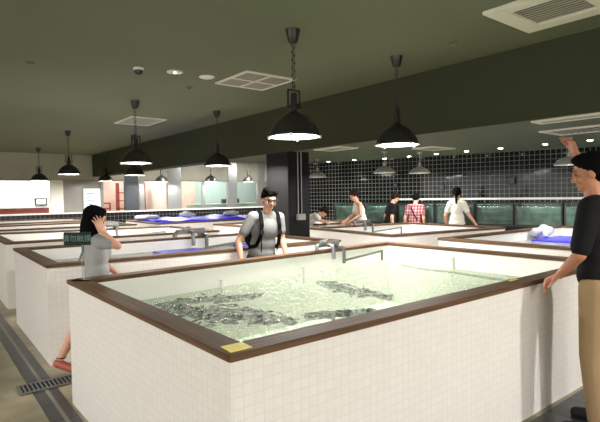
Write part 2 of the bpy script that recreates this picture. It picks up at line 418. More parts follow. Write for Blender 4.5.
# shop contents
t = thing('shop_counter', 'red-brown shop counter behind the glass at far left', 'counter', (2.9, 21.0, 0))
MB().box((1.5, 20.8, 0), (4.1, 21.3, 1.12)).build('counter_front', M['redwood'], t)
MB().box((1.45, 20.74, 1.12), (4.15, 21.34, 1.16)).build('counter_top', M['shopwhite'], t)
t = thing('cash_register', 'dark cash register with a lit screen on the red-brown counter', 'cash register', (3.85, 21.0, 1.16))
MB().box((3.66, 20.9, 1.16), (4.05, 21.2, 1.20)).build('base', M['black'], t)
MB().box((3.64, 20.97, 1.21), (4.08, 21.02, 1.48)).box((3.82, 20.98, 1.19), (3.9, 21.01, 1.22)).build('monitor', M['darkblue'], t)
MB().box((3.70, 20.96, 1.26), (4.02, 20.97, 1.43)).build('screen', M['screen'], t)
t = thing('lit_poster_panel', 'bright bluish-white lit poster panel on the grey shop front', 'poster', (5.2, YB, .96))
MB().box((4.9, YB-.03, .96), (5.5, YB+.01, 1.82)).build('frame', M['white_sill'], t)
MB().box((4.93, YB-.036, .99), (5.47, YB-.03, 1.79)).build('lit_sheet', M['poster'], t)
for k in range(5):
    MB().box((4.98, YB-.038, 1.08+.13*k), (4.98+random.uniform(.2, .42), YB-.036, 1.13+.13*k)).build('printed_line', M['ink'], t)
t = thing('display_shelf', 'rose-lit display shelf behind the shop glass, left of the steel column', 'shelf', (7.7, 21.8, 0))
for z in (.95, 1.3, 1.65): MB().box((7.0, 21.5, z), (8.2, 21.9, z+.04)).build('shelf_board', M['redwood'], t)
for x in (7.0, 8.16): MB().box((x, 21.5, 0), (x+.04, 21.9, 2.1)).build('side_panel', M['redwood'], t)
t = thing('display_rack', 'low red rack behind the glass beside the slate column', 'rack', (6.0, 21.2, 0))
for z in (.98, 1.2): MB().box((5.5, 21.0, z), (6.5, 21.4, z+.05)).build('shelf_board', M['redwood'], t)
for x in (5.5, 5.97, 6.45): MB().box((x, 21.0, 0), (x+.05, 21.05, 1.25)).build('upright', M['redwood'], t)
t = thing('serving_counter', 'white serving counter behind the glass at the far right', 'counter', (11.8, 20.6, 0))
MB().box((9.9, 20.4, 0), (13.6, 20.9, 1.06)).build('counter_front', M['shopteal'], t)
MB().box((9.85, 20.35, 1.06), (13.65, 20.95, 1.1)).build('counter_top', M['white_sill'], t)
for i, (x, s) in enumerate(((11.7, .13), (12.1, .16), (12.45, .11))):
    o = MB().lathe([(s*.7, 0), (s, .05), (s, .2), (s*.6, .24), (0, .25)], (x, 20.6, 1.1), n=16).build('storage_jar', M['darkblue'] if i != 1 else M['steel'], smooth=True)
    tag(o, ['small dark jar, leftmost on the white serving counter', 'wider steel jar, middle one on the white serving counter', 'small dark jar, rightmost on the white serving counter'][i], 'jar')

# conduits and junction box on the column
t = thing('wall_conduit', 'pair of thin grey conduits running down the dark column to a junction box', 'conduit', (5.5, 6.92, 1.15))
for x in (5.46, 5.54): MB().tube([(x, 6.905, 1.12), (x, 6.905, LOW)], .009, 8).build('pipe', M['junction'], t)
MB().box((5.42, 6.86, 1.02), (5.60, 6.92, 1.13)).build('junction_box', M['junction'], t, bevel=.006)

# floor details
t = thing('floor_strip', 'dark grey tile strip with a pale line along the left aisle floor', 'floor strip', (.75, 5, 0))
MB().box((.66, 1.0, 0), (.74, 12, .004)).box((.765, 1.0, 0), (.83, 12, .004)).build('dark_tiles', M['stripe'], t)
MB().box((.74, 1.0, 0), (.765, 12, .0045)).build('pale_line', M['line'], t)
o = MB().box((.83, .55, 0), (9, 1.49, .004)).build('floor_mat_strip', M['stripe'])
o.name = 'dark_floor_strip'; tag(o, 'dark wet floor strip along the near face of the green-water tank', 'floor strip')
t = thing('drain_grate', 'steel slotted drain grate crossing the left aisle floor', 'drain', (1.4, 4.23, 0))
MB().box((.58, 4.13, .005), (2.2, 4.155, .014)).box((.58, 4.315, .005), (2.2, 4.34, .014)).box((.58, 4.155, .005), (.6, 4.315, .014)).box((2.18, 4.155, .005), (2.2, 4.315, .014)).build('frame', M['steel_dull'], t)
MB().box((.6, 4.155, .0045), (2.18, 4.315, .006)).build('dark_gutter', M['blackmatte'], t)
g = MB()
for k in range(52): g.box((.612+k*.03, 4.155, .006), (.625+k*.03, 4.315, .0135))
g.build('slats', M['steel_dull'], t)

# ------------------------------------------------------------------ fish tanks
def inset(q, d):
    """move each side of a convex quad (counter-clockwise) inwards by d"""
    n = len(q); L = []
    for i in range(n):
        a, c = Vector(q[i]), Vector(q[(i+1) % n]); e = (c-a).normalized(); nn = Vector((-e.y, e.x)); L.append((a+nn*d, e))
    out = []
    for i in range(n):
        (p, e), (p2, e2) = L[i-1], L[i]
        den = e.x*e2.y-e.y*e2.x; s = ((p2-p).x*e2.y-(p2-p).y*e2.x)/den
        out.append(p+e*s)
    return out

def make_tank(q, label, zw, wm, rim=.125, floor_z=.2, H=.9, T=.03):
    """q = near, right, back, left corners (counter-clockwise) of the wooden rim"""
    q = [Vector(p) for p in q]; c = sum(q, Vector((0, 0)))/4
    r = thing('fish_tank', label, 'fish tank', (c.x, c.y, 0), 0, 'white tiled fish tanks')
    o, i = inset(q, .012), inset(q, rim-.012)
    m = MB(); z1 = H-T
    vs = [(p.x, p.y, z) for z in (0, z1) for p in o]+[(p.x, p.y, z) for z in (floor_z, z1) for p in i]
    fs = []
    for k in range(4):
        j = (k+1) % 4
        fs.append((k, j, 4+j, 4+k))
    m.add(vs, fs+[(3, 2, 1, 0)], 0)
    fs = []
    for k in range(4):
        j = (k+1) % 4
        fs.append((8+j, 8+k, 12+k, 12+j)); fs.append((4+k, 4+j, 12+j, 12+k))
    fs.append((8, 9, 10, 11))
    m.add(vs, fs, 1)
    # drop the doubled loose vertices
    m.build('basin', [M['tile'], M['lining']], r)
    inn = inset(q, rim)
    for k in range(4):
        j = (k+1) % 4; e = q[j]-q[k]
        m = MB().prism([q[k], q[j], inn[j], inn[k]], z1, H)
        m.build('rim_board', M['woodx'] if abs(e.x) > abs(e.y) else M['woody'], r, bevel=.003)
    w = MB().prism([p for p in inset(q, rim-.014)], zw-.004, zw)
    # single water surface
    w2 = MB(); pp = inset(q, rim-.013); w2.add([(p.x, p.y, zw) for p in pp], [(0, 1, 2, 3)])
    w2.build('water', wm, r)
    return r
def rect(x0, y0, x1, y1): return [(x0, y0), (x1, y0), (x1, y1), (x0, y1)]

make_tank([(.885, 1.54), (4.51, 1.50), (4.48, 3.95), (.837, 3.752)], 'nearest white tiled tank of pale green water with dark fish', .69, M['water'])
make_tank([(.885, 4.70), (4.25, 4.50), (4.18, 6.50), (.90, 6.62)], 'white tiled tank behind the grey-shirted man and woman, blue mat inside', .73, M['clear'])
make_tank([(.93, 7.50), (4.05, 7.28), (4.02, 9.15), (.95, 9.85)], 'third white tiled tank from the front in the left row', .73, M['clear'])
make_tank([(.95, 10.65), (3.75, 10.35), (3.75, 12.3), (.95, 12.4)], 'fourth white tiled tank from the front in the left row', .78, M['clear'])
make_tank([(.95, 13.3), (3.75, 13.2), (3.75, 15.3), (.95, 15.3)], 'farthest white tiled tank in the left row, before the shop front', .80, M['clear'])
make_tank([(5.22, 1.55), (8.55, 1.45), (8.5, 3.70), (5.27, 3.78)], 'white tiled tank behind the nearest tank at right, blue mat and wrapped pipe inside', .74, M['clear'])
make_tank([(5.20, 4.50), (7.62, 4.12), (7.75, 6.20), (5.43, 6.58)], 'white tiled tank behind the steel taps, before the women at the aquariums', .70, M['clear'])
make_tank([(6.2, 7.2), (7.35, 7.15), (7.35, 8.55), (6.2, 8.65)], 'small far white tiled tank right of the dark column', .74, M['clear'])
make_tank([(4.93, 7.72), (5.95, 7.72), (5.95, 9.05), (4.87, 9.05)], 'small white tiled tank at the left foot of the dark column', .74, M['clear'])
make_tank([(4.15, 10.15), (7.4, 9.72+.45), (7.4, 12.2), (4.15, 12.3)], 'far white tiled tank filled with blue plastic, before the shop front', .74, M['clear'])

# blue plastic in the far tank, blue mats
def wavy(x0, y0, x1, y1, z, amp, nx, ny, th, seed):
    m = MB(); vs = []; fs = []
    for s in (0, 1):
        for i in range(nx+1):
            for j in range(ny+1):
                x = x0+(x1-x0)*i/nx; y = y0+(y1-y0)*j/ny
                vs.append((x, y, z+amp*noise.noise((x*2.2, y*2.2, seed))-s*th))
    N = (nx+1)*(ny+1)
    for i in range(nx):
        for j in range(ny):
            a = i*(ny+1)+j; q = (a, a+ny+1, a+ny+2, a+1); fs.append(q); fs.append(tuple(N+k for k in reversed(q)))
    edge = [(i*(ny+1), (i+1)*(ny+1)) for i in range(nx)]+[((i+1)*(ny+1)+ny, i*(ny+1)+ny) for i in range(nx)]
    edge += [(j+1, j) for j in range(ny)]+[(nx*(ny+1)+j, nx*(ny+1)+j+1) for j in range(ny)]
    for a, c in edge: fs.append((a, a+N, c+N, c))
    return m.add(vs, fs)
o = wavy(4.32, 10.35, 7.2, 12.1, .93, .06, 24, 16, .12, 3).build('plastic_sheet', M['blue'], smooth=True)
tag(o, 'crumpled blue plastic sheet heaped in the far tank before the shop front', 'plastic sheet')
def lump(c, r, seed, name, label, m=None):
    b = MB(); b.ell(c, r, n=20, k=12)
    for v in b.v:
        d = (v-Vector(c)); v += d*.35*noise.noise(v*7+Vector((seed, 0, 0)))
    return tag(b.build(name, m or M['plastic'], smooth=True), label, 'plastic bag')
lump((4.45, 11.6, .97), (.30, .22, .07), 1, 'plastic_bag', 'milky plastic bundle at the left end of the blue plastic')
lump((5.5, 11.6, 1.0), (.22, .16, .07), 2, 'plastic_bag', 'milky plastic bundle in the middle of the blue plastic')
lump((6.75, 11.5, 1.0), (.24, .16, .07), 3, 'plastic_bag', 'milky plastic bundle at the right end of the blue plastic')
t0 = MB().box((2.5, 5.9, .725), (3.15, 6.36, .745)).build('foam_mat', M['blue'], bevel=.005)
tag(t0, 'blue foam mat floating in the tank beside the grey-shirted man', 'mat')
t0 = MB().box((3.72, 5.9, .725), (4.0, 6.3, .75)).build('foam_mat', M['blue'], bevel=.005)
tag(t0, 'small blue mat end peeking out left of the grey-shirted man', 'mat')
t0 = MB().box((7.2, 2.75, .735), (8.1, 3.5, .76)).build('foam_mat', M['blue'], bevel=.005)
tag(t0, 'blue foam mat in the right-hand tank near the black-shirted man', 'mat')

# steel taps: rim-mounted manifold and inlet pipe
def tap(name, base, dx, dy, label, scale=1, wrap=False):
    """base on the rim top; dx: unit vector along the rim, dy: towards the tank"""
    r = thing(name, label, 'tap', base, 0, 'steel taps on the tank rims')
    B = Vector(base); X = Vector((dx[0], dx[1], 0)); Y = Vector((dy[0], dy[1], 0)); Z = Vector((0, 0, 1))
    P = lambda a, b, c: B+X*a*scale+Y*b*scale+Z*c*scale
    s = scale
    MB().bar(P(.14, 0, 0), P(.14, 0, .10), .085*s, .085*s).build('post', M['steel_dull'], r, bevel=.006)
    MB().bar(P(-.26, .03, .075), P(.18, .03, .085), .05*s, .07*s).build('manifold', M['steel_dull'], r, bevel=.01)
    MB().tube([P(-.06, .05, .07), P(-.06, .13, .06), P(-.06, .155, .02), P(-.06, .16, -.12)], .028*s, 12).build('spout', M['steel_dull'], r, smooth=True)
    MB().tube([P(-.26, .03, .075), P(-.29, .06, .06), P(-.30, .07, .01)], .03*s, 12).build('nozzle', M['steel_dull'], r, smooth=True)
    MB().tube([P(-.12, .03, .11), P(-.12, .03, .135)], .03*s, 12).tube([P(-.19, .03, .13), P(-.05, .03, .14)], .012*s, 8).build('valve_handle', M['steel'], r, smooth=True)
    MB().bar(P(.14, .05, .03), P(.14, .17, .02), .04*s, .04*s).bar(P(.14, .17, .04), P(.14, .17, -.20), .04*s, .04*s).build('down_pipe', M['steel_dull'], r, bevel=.004)
    MB().bar(P(.14, .17, -.16), P(1.0, .17, -.10), .03*s, .03*s).bar(P(1.0, .17, -.085), P(1.0, .17, -.25), .03*s, .03*s).build('inlet_pipe', M['steel_dull'], r, bevel=.003)
    return r
tap('water_tap', (3.43, 3.83, .9), (1, .06), (.06, -1), 'grey steel tap and inlet pipe on the back rim of the nearest tank', .74)
tap('water_tap', (3.15, 6.48, .9), (1, -.02), (0, -1), 'grey steel tap on the back rim of the tank beside the grey-shirted man')
tap('water_tap', (2.85, 9.42, .9), (1, -.2), (-.2, -1), 'grey steel tap on the back rim of the third tank, right of the woman')
tap('water_tap', (6.55, 6.34, .9), (1, -.15), (-.1, -1), 'pale steel tap on the back rim of the tank before the plaid-shirted person', .8)
b = MB()
for c, r in (((7.45, 3.55, .85), (.14, .10, .07)), ((7.70, 3.5, .87), (.13, .10, .085)), ((7.58, 3.52, .79), (.10, .08, .09))): b.ell(c, r, n=18, k=10)
for v in b.v: v += Vector((1, 1, 1))*.05*noise.noise(v*9)
tag(b.build('wrapped_pipe', M['plastic'], smooth=True), 'pipe end wrapped in milky plastic in the right-hand tank', 'wrapped pipe')
o = MB().tube([(4.28, 3.55, .672), (4.22, 3.2, .674), (4.26, 2.8, .672), (4.2, 2.4, .674), (4.23, 2.05, .672)], .013, 8).build('water_hose', M['hose'], smooth=True)
tag(o, 'thin grey-green hose floating along the far end of the green water', 'hose')
t = thing('overflow_pipe', 'short white overflow pipe at the left back wall of the nearest tank', 'pipe', (2.05, 3.655, .66))
MB().tube([(2.05, 3.67, .60), (2.05, 3.67, .755)], .013, 10).build('pipe', M['white_sill'], t, smooth=True)
MB().lathe([(.0, 0), (.018, 0), (.018, .012), (0, .012)], (2.05, 3.67, .755), n=12).build('cap', M['white_sill'], t)
t = thing('overflow_pipe', 'short white overflow pipe beside the steel tap in the nearest tank', 'pipe', (3.0, 3.70, .66))
MB().tube([(3.0, 3.72, .60), (3.0, 3.72, .76)], .013, 10).build('pipe', M['white_sill'], t, smooth=True)
MB().lathe([(.0, 0), (.018, 0), (.018, .012), (0, .012)], (3.0, 3.72, .76), n=12).build('cap', M['white_sill'], t)
t = thing('overflow_pipe', 'short white overflow pipe at the right end wall of the nearest tank', 'pipe', (4.36, 2.95, .66))
MB().tube([(4.36, 2.95, .60), (4.36, 2.95, .80)], .014, 10).build('pipe', M['white_sill'], t, smooth=True)
MB().lathe([(.0, 0), (.018, 0), (.018, .012), (0, .012)], (4.36, 2.95, .80), n=12).build('cap', M['white_sill'], t)

# stickers
q = [(.902, 1.60), (.975, 1.555), (1.045, 1.60), (.965, 1.655)]
tag(MB().prism([(.905, 1.562), (1.0, 1.562), (1.005, 1.645), (.91, 1.65)], .9005, .9025).build('yellow_sticker', M['yellow']), 'yellow square sticker on the near corner of the wooden rim', 'sticker')
tag(MB().prism([(3.02, 1.60), (3.13, 1.605), (3.125, 1.625), (3.02, 1.622)], .9005, .903).build('yellow_sticker', M['yellow']), 'small yellow sticker on the rim beside the black-shirted man\'s hand', 'sticker')

# fish schools in the green water
def fish(m, c, L, ang, roll_):
    R = Matrix.Rotation(ang, 3, 'Z')@Matrix.Rotation(roll_, 3, 'Y')
    prof = [(-.5, .005), (-.36, .06), (-.15, .115), (.1, .12), (.32, .07), (.5, .01)]
    vs = []
    for x, r in prof:
        for k in range(6):
            a = 2*PI*k/6; vs.append(Vector(c)+R@Vector((x*L, r*.75*L*math.cos(a), r*1.15*L*math.sin(a))))
    fs = [(i*6+j, i*6+(j+1) % 6, (i+1)*6+(j+1) % 6, (i+1)*6+j) for i in range(5) for j in range(6)]
    fs += [(5, 4, 3, 2, 1, 0), (30, 31, 32, 33, 34, 35)]
    m.add(vs, fs)
    tv = [(-.44, 0, .012), (-.44, 0, -.012), (-.62, .0, -.07), (-.58, .0, 0), (-.62, 0, .07)]
    vs = [Vector(c)+R@Vector((x*L, y*L+.004*s, z*L)) for s in (-1, 1) for x, y, z in tv]
    m.add(vs, [(0, 1, 2, 3, 4), (9, 8, 7, 6, 5), (0, 4, 9, 5), (1, 0, 5, 6), (2, 1, 6, 7), (3, 2, 7, 8), (4, 3, 8, 9)])
def school(p, q, wd, n, label, seed):
    rnd = random.Random(seed); m = MB(); p, q = Vector(p), Vector(q); d = q-p; nn = Vector((-d.y, d.x)).normalized()
    for k in range(n):
        t_ = rnd.random(); w_ = wd*math.sin(PI*min(max(t_, .08), .92))
        c = p+d*t_+nn*rnd.gauss(0, .55)*w_
        L = rnd.uniform(.045, .085)
        fish(m, (c.x, c.y, .672+rnd.uniform(-.02, .012)), L, math.atan2(d.y, d.x)+rnd.gauss(0, .9), rnd.gauss(0, .1))
    o = m.build('fish_school', M['fish'], smooth=True, kind='stuff'); tag(o, label, 'fish')
school((1.40, 3.52), (2.20, 3.28), .13, 150, 'grey fish rippling the green water by the far left corner', 1)
school((1.42, 3.36), (1.90, 2.45), .17, 480, 'largest dark fish school, beside the left rim of the nearest tank', 2)
school((2.90, 3.40), (2.88, 2.50), .12, 260, 'long dark fish school in the middle of the green water', 3)
school((2.03, 2.50), (2.46, 2.30), .07, 120, 'small dark fish school close to the near rim', 4)

# ------------------------------------------------------------------ pendant lamps
def make_lamp(label, x, y, zc=CEIL, group='black dome pendant lamps'):
    r = thing('pendant_lamp', label, 'lamp', (x, y, zc), 0, group)
    c = Vector((x, y, zc)); P = lambda a, b, z: c+Vector((a, b, z))
    MB().lathe([(.0, 0), (.072, 0), (.066, -.03), (.045, -.115), (.03, -.13), (0, -.13)], c, n=20).build('ceiling_cup', M['black'], r, smooth=True)
    m = MB(); n = 11
    for k in range(n):
        z = -.135-(k+.5)*.037
        m.torus(P(0, 0, z), .016, .0042, axis=(1, 0, 0) if k % 2 else (0, 1, 0), n=12, m=5, squash=(1, 1.5) if k % 2 else (1.0, 1.5))
    m.build('chain', M['black'], r, smooth=True)
    MB().torus(P(0, 0, -.555), .02, .006, axis=(1, 0, 0), n=14).bar(P(-.075, 0, -.575), P(.075, 0, -.575), .012, .016).bar(P(-.07, 0, -.575), P(-.07, 0, -.74), .014, .016).bar(P(.07, 0, -.575), P(.07, 0, -.74), .014, .016).bar(P(-.09, 0, -.735), P(.09, 0, -.735), .018, .018).build('yoke', M['black'], r, bevel=.002)
    MB().lathe([(0, -.60), (.028, -.60), (.034, -.63), (.034, -.70), (.045, -.72), (.045, -.76), (.03, -.775), (.06, -.80), (0, -.80)], c, n=20).build('socket', M['black'], r, smooth=True)
    out = [(.055, -.785), (.075, -.80), (.12, -.825), (.17, -.865), (.21, -.915), (.235, -.97), (.242, -1.0), (.258, -1.008), (.258, -1.02)]
    inn = [(.236, -1.02), (.225, -.97), (.2, -.92), (.16, -.875), (.11, -.835), (.06, -.81)]
    sh = MB().lathe(out+inn, c, n=36, closed=True)
    nb = 36
    for k in range(len(sh.m)):
        ring = k//nb
        if ring >= len(out)-1: sh.m[k] = 1
    sh.build('lamp_shade', [M['black'], M['refl']], r, smooth=True)
    MB().lathe([(0, -.955), (.10, -.96), (.17, -.975), (.215, -.995), (.215, -1.0), (.17, -.985), (.1, -.972), (0, -.968)], c, n=28).build('diffuser', M['glow'], r, smooth=True)
    for k in range(4):
        a = PI/4+k*PI/2; p = P(.25*math.cos(a), .25*math.sin(a), -1.02)
        MB().lathe([(0, .012), (.013, .012), (.013, -.012), (.007, -.02), (0, -.02)], p, n=8).build('rim_bolt', M['steel'], r, smooth=True)
    return r
lamp0 = make_lamp('black dome lamp over the nearest tank, left of the two nearest lamps', 2.89, 3.70)
L = [(4.40, 3.70, 'black dome lamp over the nearest tank, right of the two nearest lamps'),
     (2.89, 7.95, 'black dome lamp above the third tank, left of the middle pair'),
     (4.46, 8.05, 'black dome lamp left of the dark column, right of the middle pair'),
     (2.89, 12.37, 'black dome lamp over the left row, third lamp away on the left'),
     (4.46, 12.40, 'black dome lamp seen just below the middle left lamp'),
     (3.10, 17.0, 'far black dome lamp nearest the left end of the shop front'),
     (5.2, 17.3, 'far black dome lamp before the grey shop panel'),
     (7.35, 17.6, 'far black dome lamp left of the wide steel post'),
     (9.1, 17.0, 'far black dome lamp hanging behind the beam, before the steel posts'),
     (10.9, 17.1, 'far black dome lamp closest to the dark column, before the teal glass')]
for x, y, lb in L: dup(lamp0, (x, y, CEIL), random.uniform(0, 1.5), lb)

def make_grey_lamp(label, x, y, sc_=1, zc=LOW):
    r = thing('pendant_lamp', label, 'lamp', (x, y, zc), 0, 'grey dome pendant lamps')
    c = Vector((x, y, zc)); s = sc_
    MB().lathe([(0, 0), (.05, 0), (.045, -.025), (.02, -.035), (0, -.035)], c, n=16).tube([c+Vector((0, 0, -.03)), c+Vector((0, 0, -.21))], .007, 8).build('cord', M['grey_enamel'], r, smooth=True)
    MB().lathe([(0, -.20), (.022, -.20), (.03, -.22), (.03, -.28), (0, -.285)], c, n=16).build('socket', M['grey_enamel'], r, smooth=True)
    out = [(.03, -.275), (.06, -.285), (.11, -.305), (.155, -.335), (.18, -.365), (.2, -.385), (.205, -.40)]
    inn = [(.19, -.40), (.17, -.365), (.145, -.34), (.1, -.315), (.04, -.29)]
    sh = MB().lathe(out+inn, c, n=30, closed=True)
    for k in range(len(sh.m)):
        if k//30 >= len(out)-1: sh.m[k] = 1
    sh.build('lamp_shade', [M['grey_enamel'], M['refl']], r, smooth=True)
    MB().ell(c+Vector((0, 0, -.345)), (.04, .04, .05), n=14, k=8).build('bulb', M['glow_soft'], r, smooth=True)
    return r
g0 = make_grey_lamp('grey dome lamp before the black tiled wall, left of the central pair', 6.84, 6.06)
for x, y, lb in [(7.62, 5.86, 'grey dome lamp before the black tiled wall, right of the central pair'),
                 (7.55, 3.12, 'grey dome lamp beside the raised hand at the right'),
                 (7.0, 8.15, 'small grey dome lamp just right of the dark column')]:
    dup(g0, (x, y, LOW), .3, lb)

# ------------------------------------------------------------------ ceiling fittings
def vent(name, x0, y0, x1, y1, z, label, slat_dir='x', n=12, core=.16, th=.02, cat='vent'):
    r = thing(name, label, cat, ((x0+x1)/2, (y0+y1)/2, z))
    cx_, cy_ = (x0+x1)/2, (y0+y1)/2; k = core
    a0, b0, a1, b1 = x0+k, y0+k, x1-k, y1-k
    f = MB().box((x0, y0, z-th), (x1, b0, z)).box((x0, b1, z-th), (x1, y1, z)).box((x0, b0, z-th), (a0, b1, z)).box((a1, b0, z-th), (x1, b1, z))
    f.build('frame', M['vent'], r, bevel=.004)
    MB().box((a0, b0, z-.006), (a1, b1, z-.001)).build('dark_opening', M['ventdark'], r)
    s = MB()
    for i in range(n):
        t_ = (i+.5)/n
        if slat_dir == 'x': y = b0+(b1-b0)*t_; s.bar((a0, y, z-.012), (a1, y, z-.012), (b1-b0)/n*.5, .005)
        else: x = a0+(a1-a0)*t_; s.bar((x, b0, z-.012), (x, b1, z-.012), (a1-a0)/n*.5, .005)
    s.build('slats', M['ventshade'], r)
    return r
v = vent('ceiling_vent', 3.33, 5.22, 4.13, 6.05, CEIL, 'square slatted ceiling vent beside the left nearest lamp', 'x', 14, .04)
m = MB().box((3.36, 5.615, CEIL-.021), (4.10, 5.65, CEIL-.002)).box((3.71, 5.25, CEIL-.021), (3.735, 6.02, CEIL-.002)); m.build('cross_bar', M['vent'], v)
vent('air_conditioner_cassette', 3.94, 1.50, 4.77, 2.35, CEIL, 'large white square air conditioner grille at the top right of the ceiling', 'y', 9, .17, .03, 'air conditioner')
v = vent('ceiling_vent', 3.35, 9.45, 4.10, 10.5, CEIL, 'flat pale ceiling vent behind the middle left lamp', 'x', 14, .05)
vent('ceiling_vent', 5.42, 5.75, 5.85, 6.42, LOW, 'small pale vent in the lowered ceiling right of the dark column', 'x', 8, .05)
vent('ceiling_vent', 6.80, 4.95, 7.45, 5.40, LOW, 'pale vent in the lowered ceiling above the grey lamps', 'x', 8, .05)
vent('ceiling_vent', 5.08, 1.3, 5.12, 1.35, CEIL, 'tiny ceiling sensor', 'x', 2, .01) if False else None
vent('ceiling_vent', 5.36, 1.70, 5.62, 2.62, LOW, 'long white slot vent in the lowered ceiling at far right, nearer one', 'y', 3, .05)
vent('ceiling_vent', 6.35, 2.25, 7.0, 3.0, LOW, 'white vent in the lowered ceiling above the raised hand, farther one', 'x', 8, .05)

t = thing('recessed_downlight', 'round recessed ceiling spotlight left of the square vent', 'ceiling light', (2.64, 5.82, CEIL))
MB().lathe([(.055, -.004), (.085, -.012), (.10, -.008), (.105, 0), (.055, 0)], (2.64, 5.82, CEIL), n=28, closed=True).build('trim_ring', M['vent'], t, smooth=True)
MB().lathe([(0, -.003), (.055, -.003), (.055, -.001), (0, -.001)], (2.64, 5.82, CEIL), n=20).build('lens', M['steel'], t)
MB().ell((2.64, 5.82, CEIL-.012), (.016, .016, .01), n=10, k=6).build('bulb', M['glow_soft'], t)
o = MB().lathe([(0, -.018), (.08, -.016), (.10, -.008), (.105, 0), (0, 0)], (3.09, 5.82, CEIL), n=28).build('ceiling_speaker', M['vent'], smooth=True)
tag(o, 'plain white ceiling disc between the spotlight and the square vent', 'speaker')
t = thing('dome_camera', 'small dark dome camera on the ceiling, left of the spotlight', 'camera', (2.2, 5.89, CEIL))
MB().lathe([(0, 0), (.065, 0), (.065, -.02), (.055, -.03), (0, -.03)], (2.2, 5.89, CEIL), n=22).build('base', M['vent'], t, smooth=True)
MB().lathe([(.052, -.03), (.05, -.055), (.035, -.078), (0, -.088)], (2.2, 5.89, CEIL), n=22).build('dome', M['black'], t, smooth=True)
for x, y, lb in [(1.1, 6.35, 'small dark sprinkler on the ceiling at far left'), (3.16, 6.5, 'small dark sprinkler on the ceiling behind the white disc'), (4.47, 3.0, 'small ring-shaped sprinkler on the ceiling near the air conditioner grille')]:
    t = thing('sprinkler', lb, 'sprinkler', (x, y, CEIL), 0, 'ceiling sprinklers')
    MB().lathe([(.0, 0), (.05, 0), (.045, -.008), (.025, -.012), (0, -.012)], (x, y, CEIL), n=18).build('plate', M['soffit'], t, smooth=True)
    MB().lathe([(0, -.012), (.012, -.012), (.012, -.03), (.022, -.034), (0, -.038)], (x, y, CEIL), n=12).build('head', M['steel_dull'], t, smooth=True)

names = ['by the dark column', 'second from the dark column', 'third from the dark column', 'fourth from the dark column', 'above the white tank-top woman', 'above the black-shirted viewer', 'above the plaid-shirted viewer', 'above the woman in the white tee', 'second from the right edge', 'nearest the raised hand']
for i in range(10):
    y = 9.3-.68*i; x = 8.2 if y < 8 else 8.2-(y-8)*.25
    if x > 7.62+(10-y)*.276-.1: x = 7.62+(10-y)*.276-.25
    if i > 7: y -= .1
    t = thing('recessed_downlight', 'small bright downlight over the aquariums, number %s counting from the left' % ['one', 'two', 'three', 'four', 'five', 'six', 'seven', 'eight', 'nine', 'ten'][i], 'ceiling light', (x, y, LOW), 0, 'downlights over the aquariums')
    MB().lathe([(.035, -.002), (.05, -.008), (.055, 0), (.035, 0)], (x, y, LOW), n=18, closed=True).build('trim_ring', M['vent'], t, smooth=True)
    MB().lathe([(0, -.016), (.03, -.012), (.042, -.004), (.042, -.001), (0, -.001)], (x, y, LOW), n=16).build('lens', M['dl'], t)
    ld = bpy.data.lights.new('downlight', 'SPOT'); ld.energy = 9; ld.spot_size = 1.9; ld.spot_blend = .7; ld.shadow_soft_size = .04; ld.color = (1, .92, .8)
    lo = bpy.data.objects.new('downlight_beam', ld); COL.objects.link(lo); lo.location = (x, y, LOW-.02)

# ------------------------------------------------------------------ aquariums along the black tiled wall
W0 = TW0+twd*.0
def wp(s, d): p = TW0+twd*s+twn*d; return (p.x, p.y)
s0 = 1.63
divs = [1.63, 2.35, 3.15, 3.95, 4.12, 4.86, 5.60, 6.42, 7.2, 8.0]
divs = [1.66, 2.36, 3.10, 4.02, 4.42, 5.16, 5.86, 6.66, 7.4, 8.2, 9.0]
divs = [1.66, 2.44, 3.24, 4.06, 4.86, 5.56, 6.36, 7.16, 7.96, 8.76]
t = thing('aquarium_stand', 'long black stand carrying the row of green aquariums', 'stand', (*wp(5, .3), 0))
MB().prism([wp(1.6, .02), wp(8.9, .02), wp(8.9, .50), wp(1.6, .50)], .08, .83).build('cabinet', M['blackmatte'], t)
MB().prism([wp(1.62, .05), wp(8.88, .05), wp(8.88, .45), wp(1.62, .45)], 0, .08).build('plinth', M['black'], t)
MB().prism([wp(1.58, .02), wp(8.92, .02), wp(8.92, .52), wp(1.58, .52)], .83, .85).build('stand_top', M['black'], t)
where = ['leftmost, beside the white tank-top woman', 'behind the black-shirted viewer', 'in front of the plaid-shirted viewer', 'left of the woman in the white tee', 'just right of the woman in the white tee', 'second right of the woman in white', 'behind the blue mat tank', 'behind the black-shirted man at right', 'past the right edge of the tiled wall view']
AH = 1.27
for i in range(len(divs)-1):
    a, c = divs[i]+.012, divs[i+1]-.012
    mid = wp((a+c)/2, .26)
    t = thing('aquarium', 'green glass aquarium on the black stand, '+where[i], 'aquarium', (mid[0], mid[1], .85), 0, 'aquariums along the black tiled wall')
    Q = lambda s_, d_: wp(s_, d_)
    MB().prism([Q(a+.02, .05), Q(c-.02, .05), Q(c-.02, .46), Q(a+.02, .46)], .865, AH-.07).build('water', M['aqwater'], t)
    g = MB()
    g.prism([Q(a, .485), Q(c, .485), Q(c, .492), Q(a, .492)], .86, AH-.01)
    g.build('glass_pane', M['aqglass'], t)
    fr = MB()
    for ss in (a, c-.022): fr.prism([Q(ss, .03), Q(ss+.022, .03), Q(ss+.022, .497), Q(ss, .497)], .851, AH)
    fr.prism([Q(a, .475), Q(c, .475), Q(c, .50), Q(a, .50)], .851, .875).prism([Q(a, .475), Q(c, .475), Q(c, .50), Q(a, .50)], AH-.02, AH)
    fr.prism([Q(a, .03), Q(c, .03), Q(c, .045), Q(a, .045)], .851, AH)
    fr.build('frame', M['black'], t)
t = thing('wall_ledge', 'long white pipe ledge on the black tiled wall above the aquariums', 'ledge', (*wp(6, .04), 1.33))
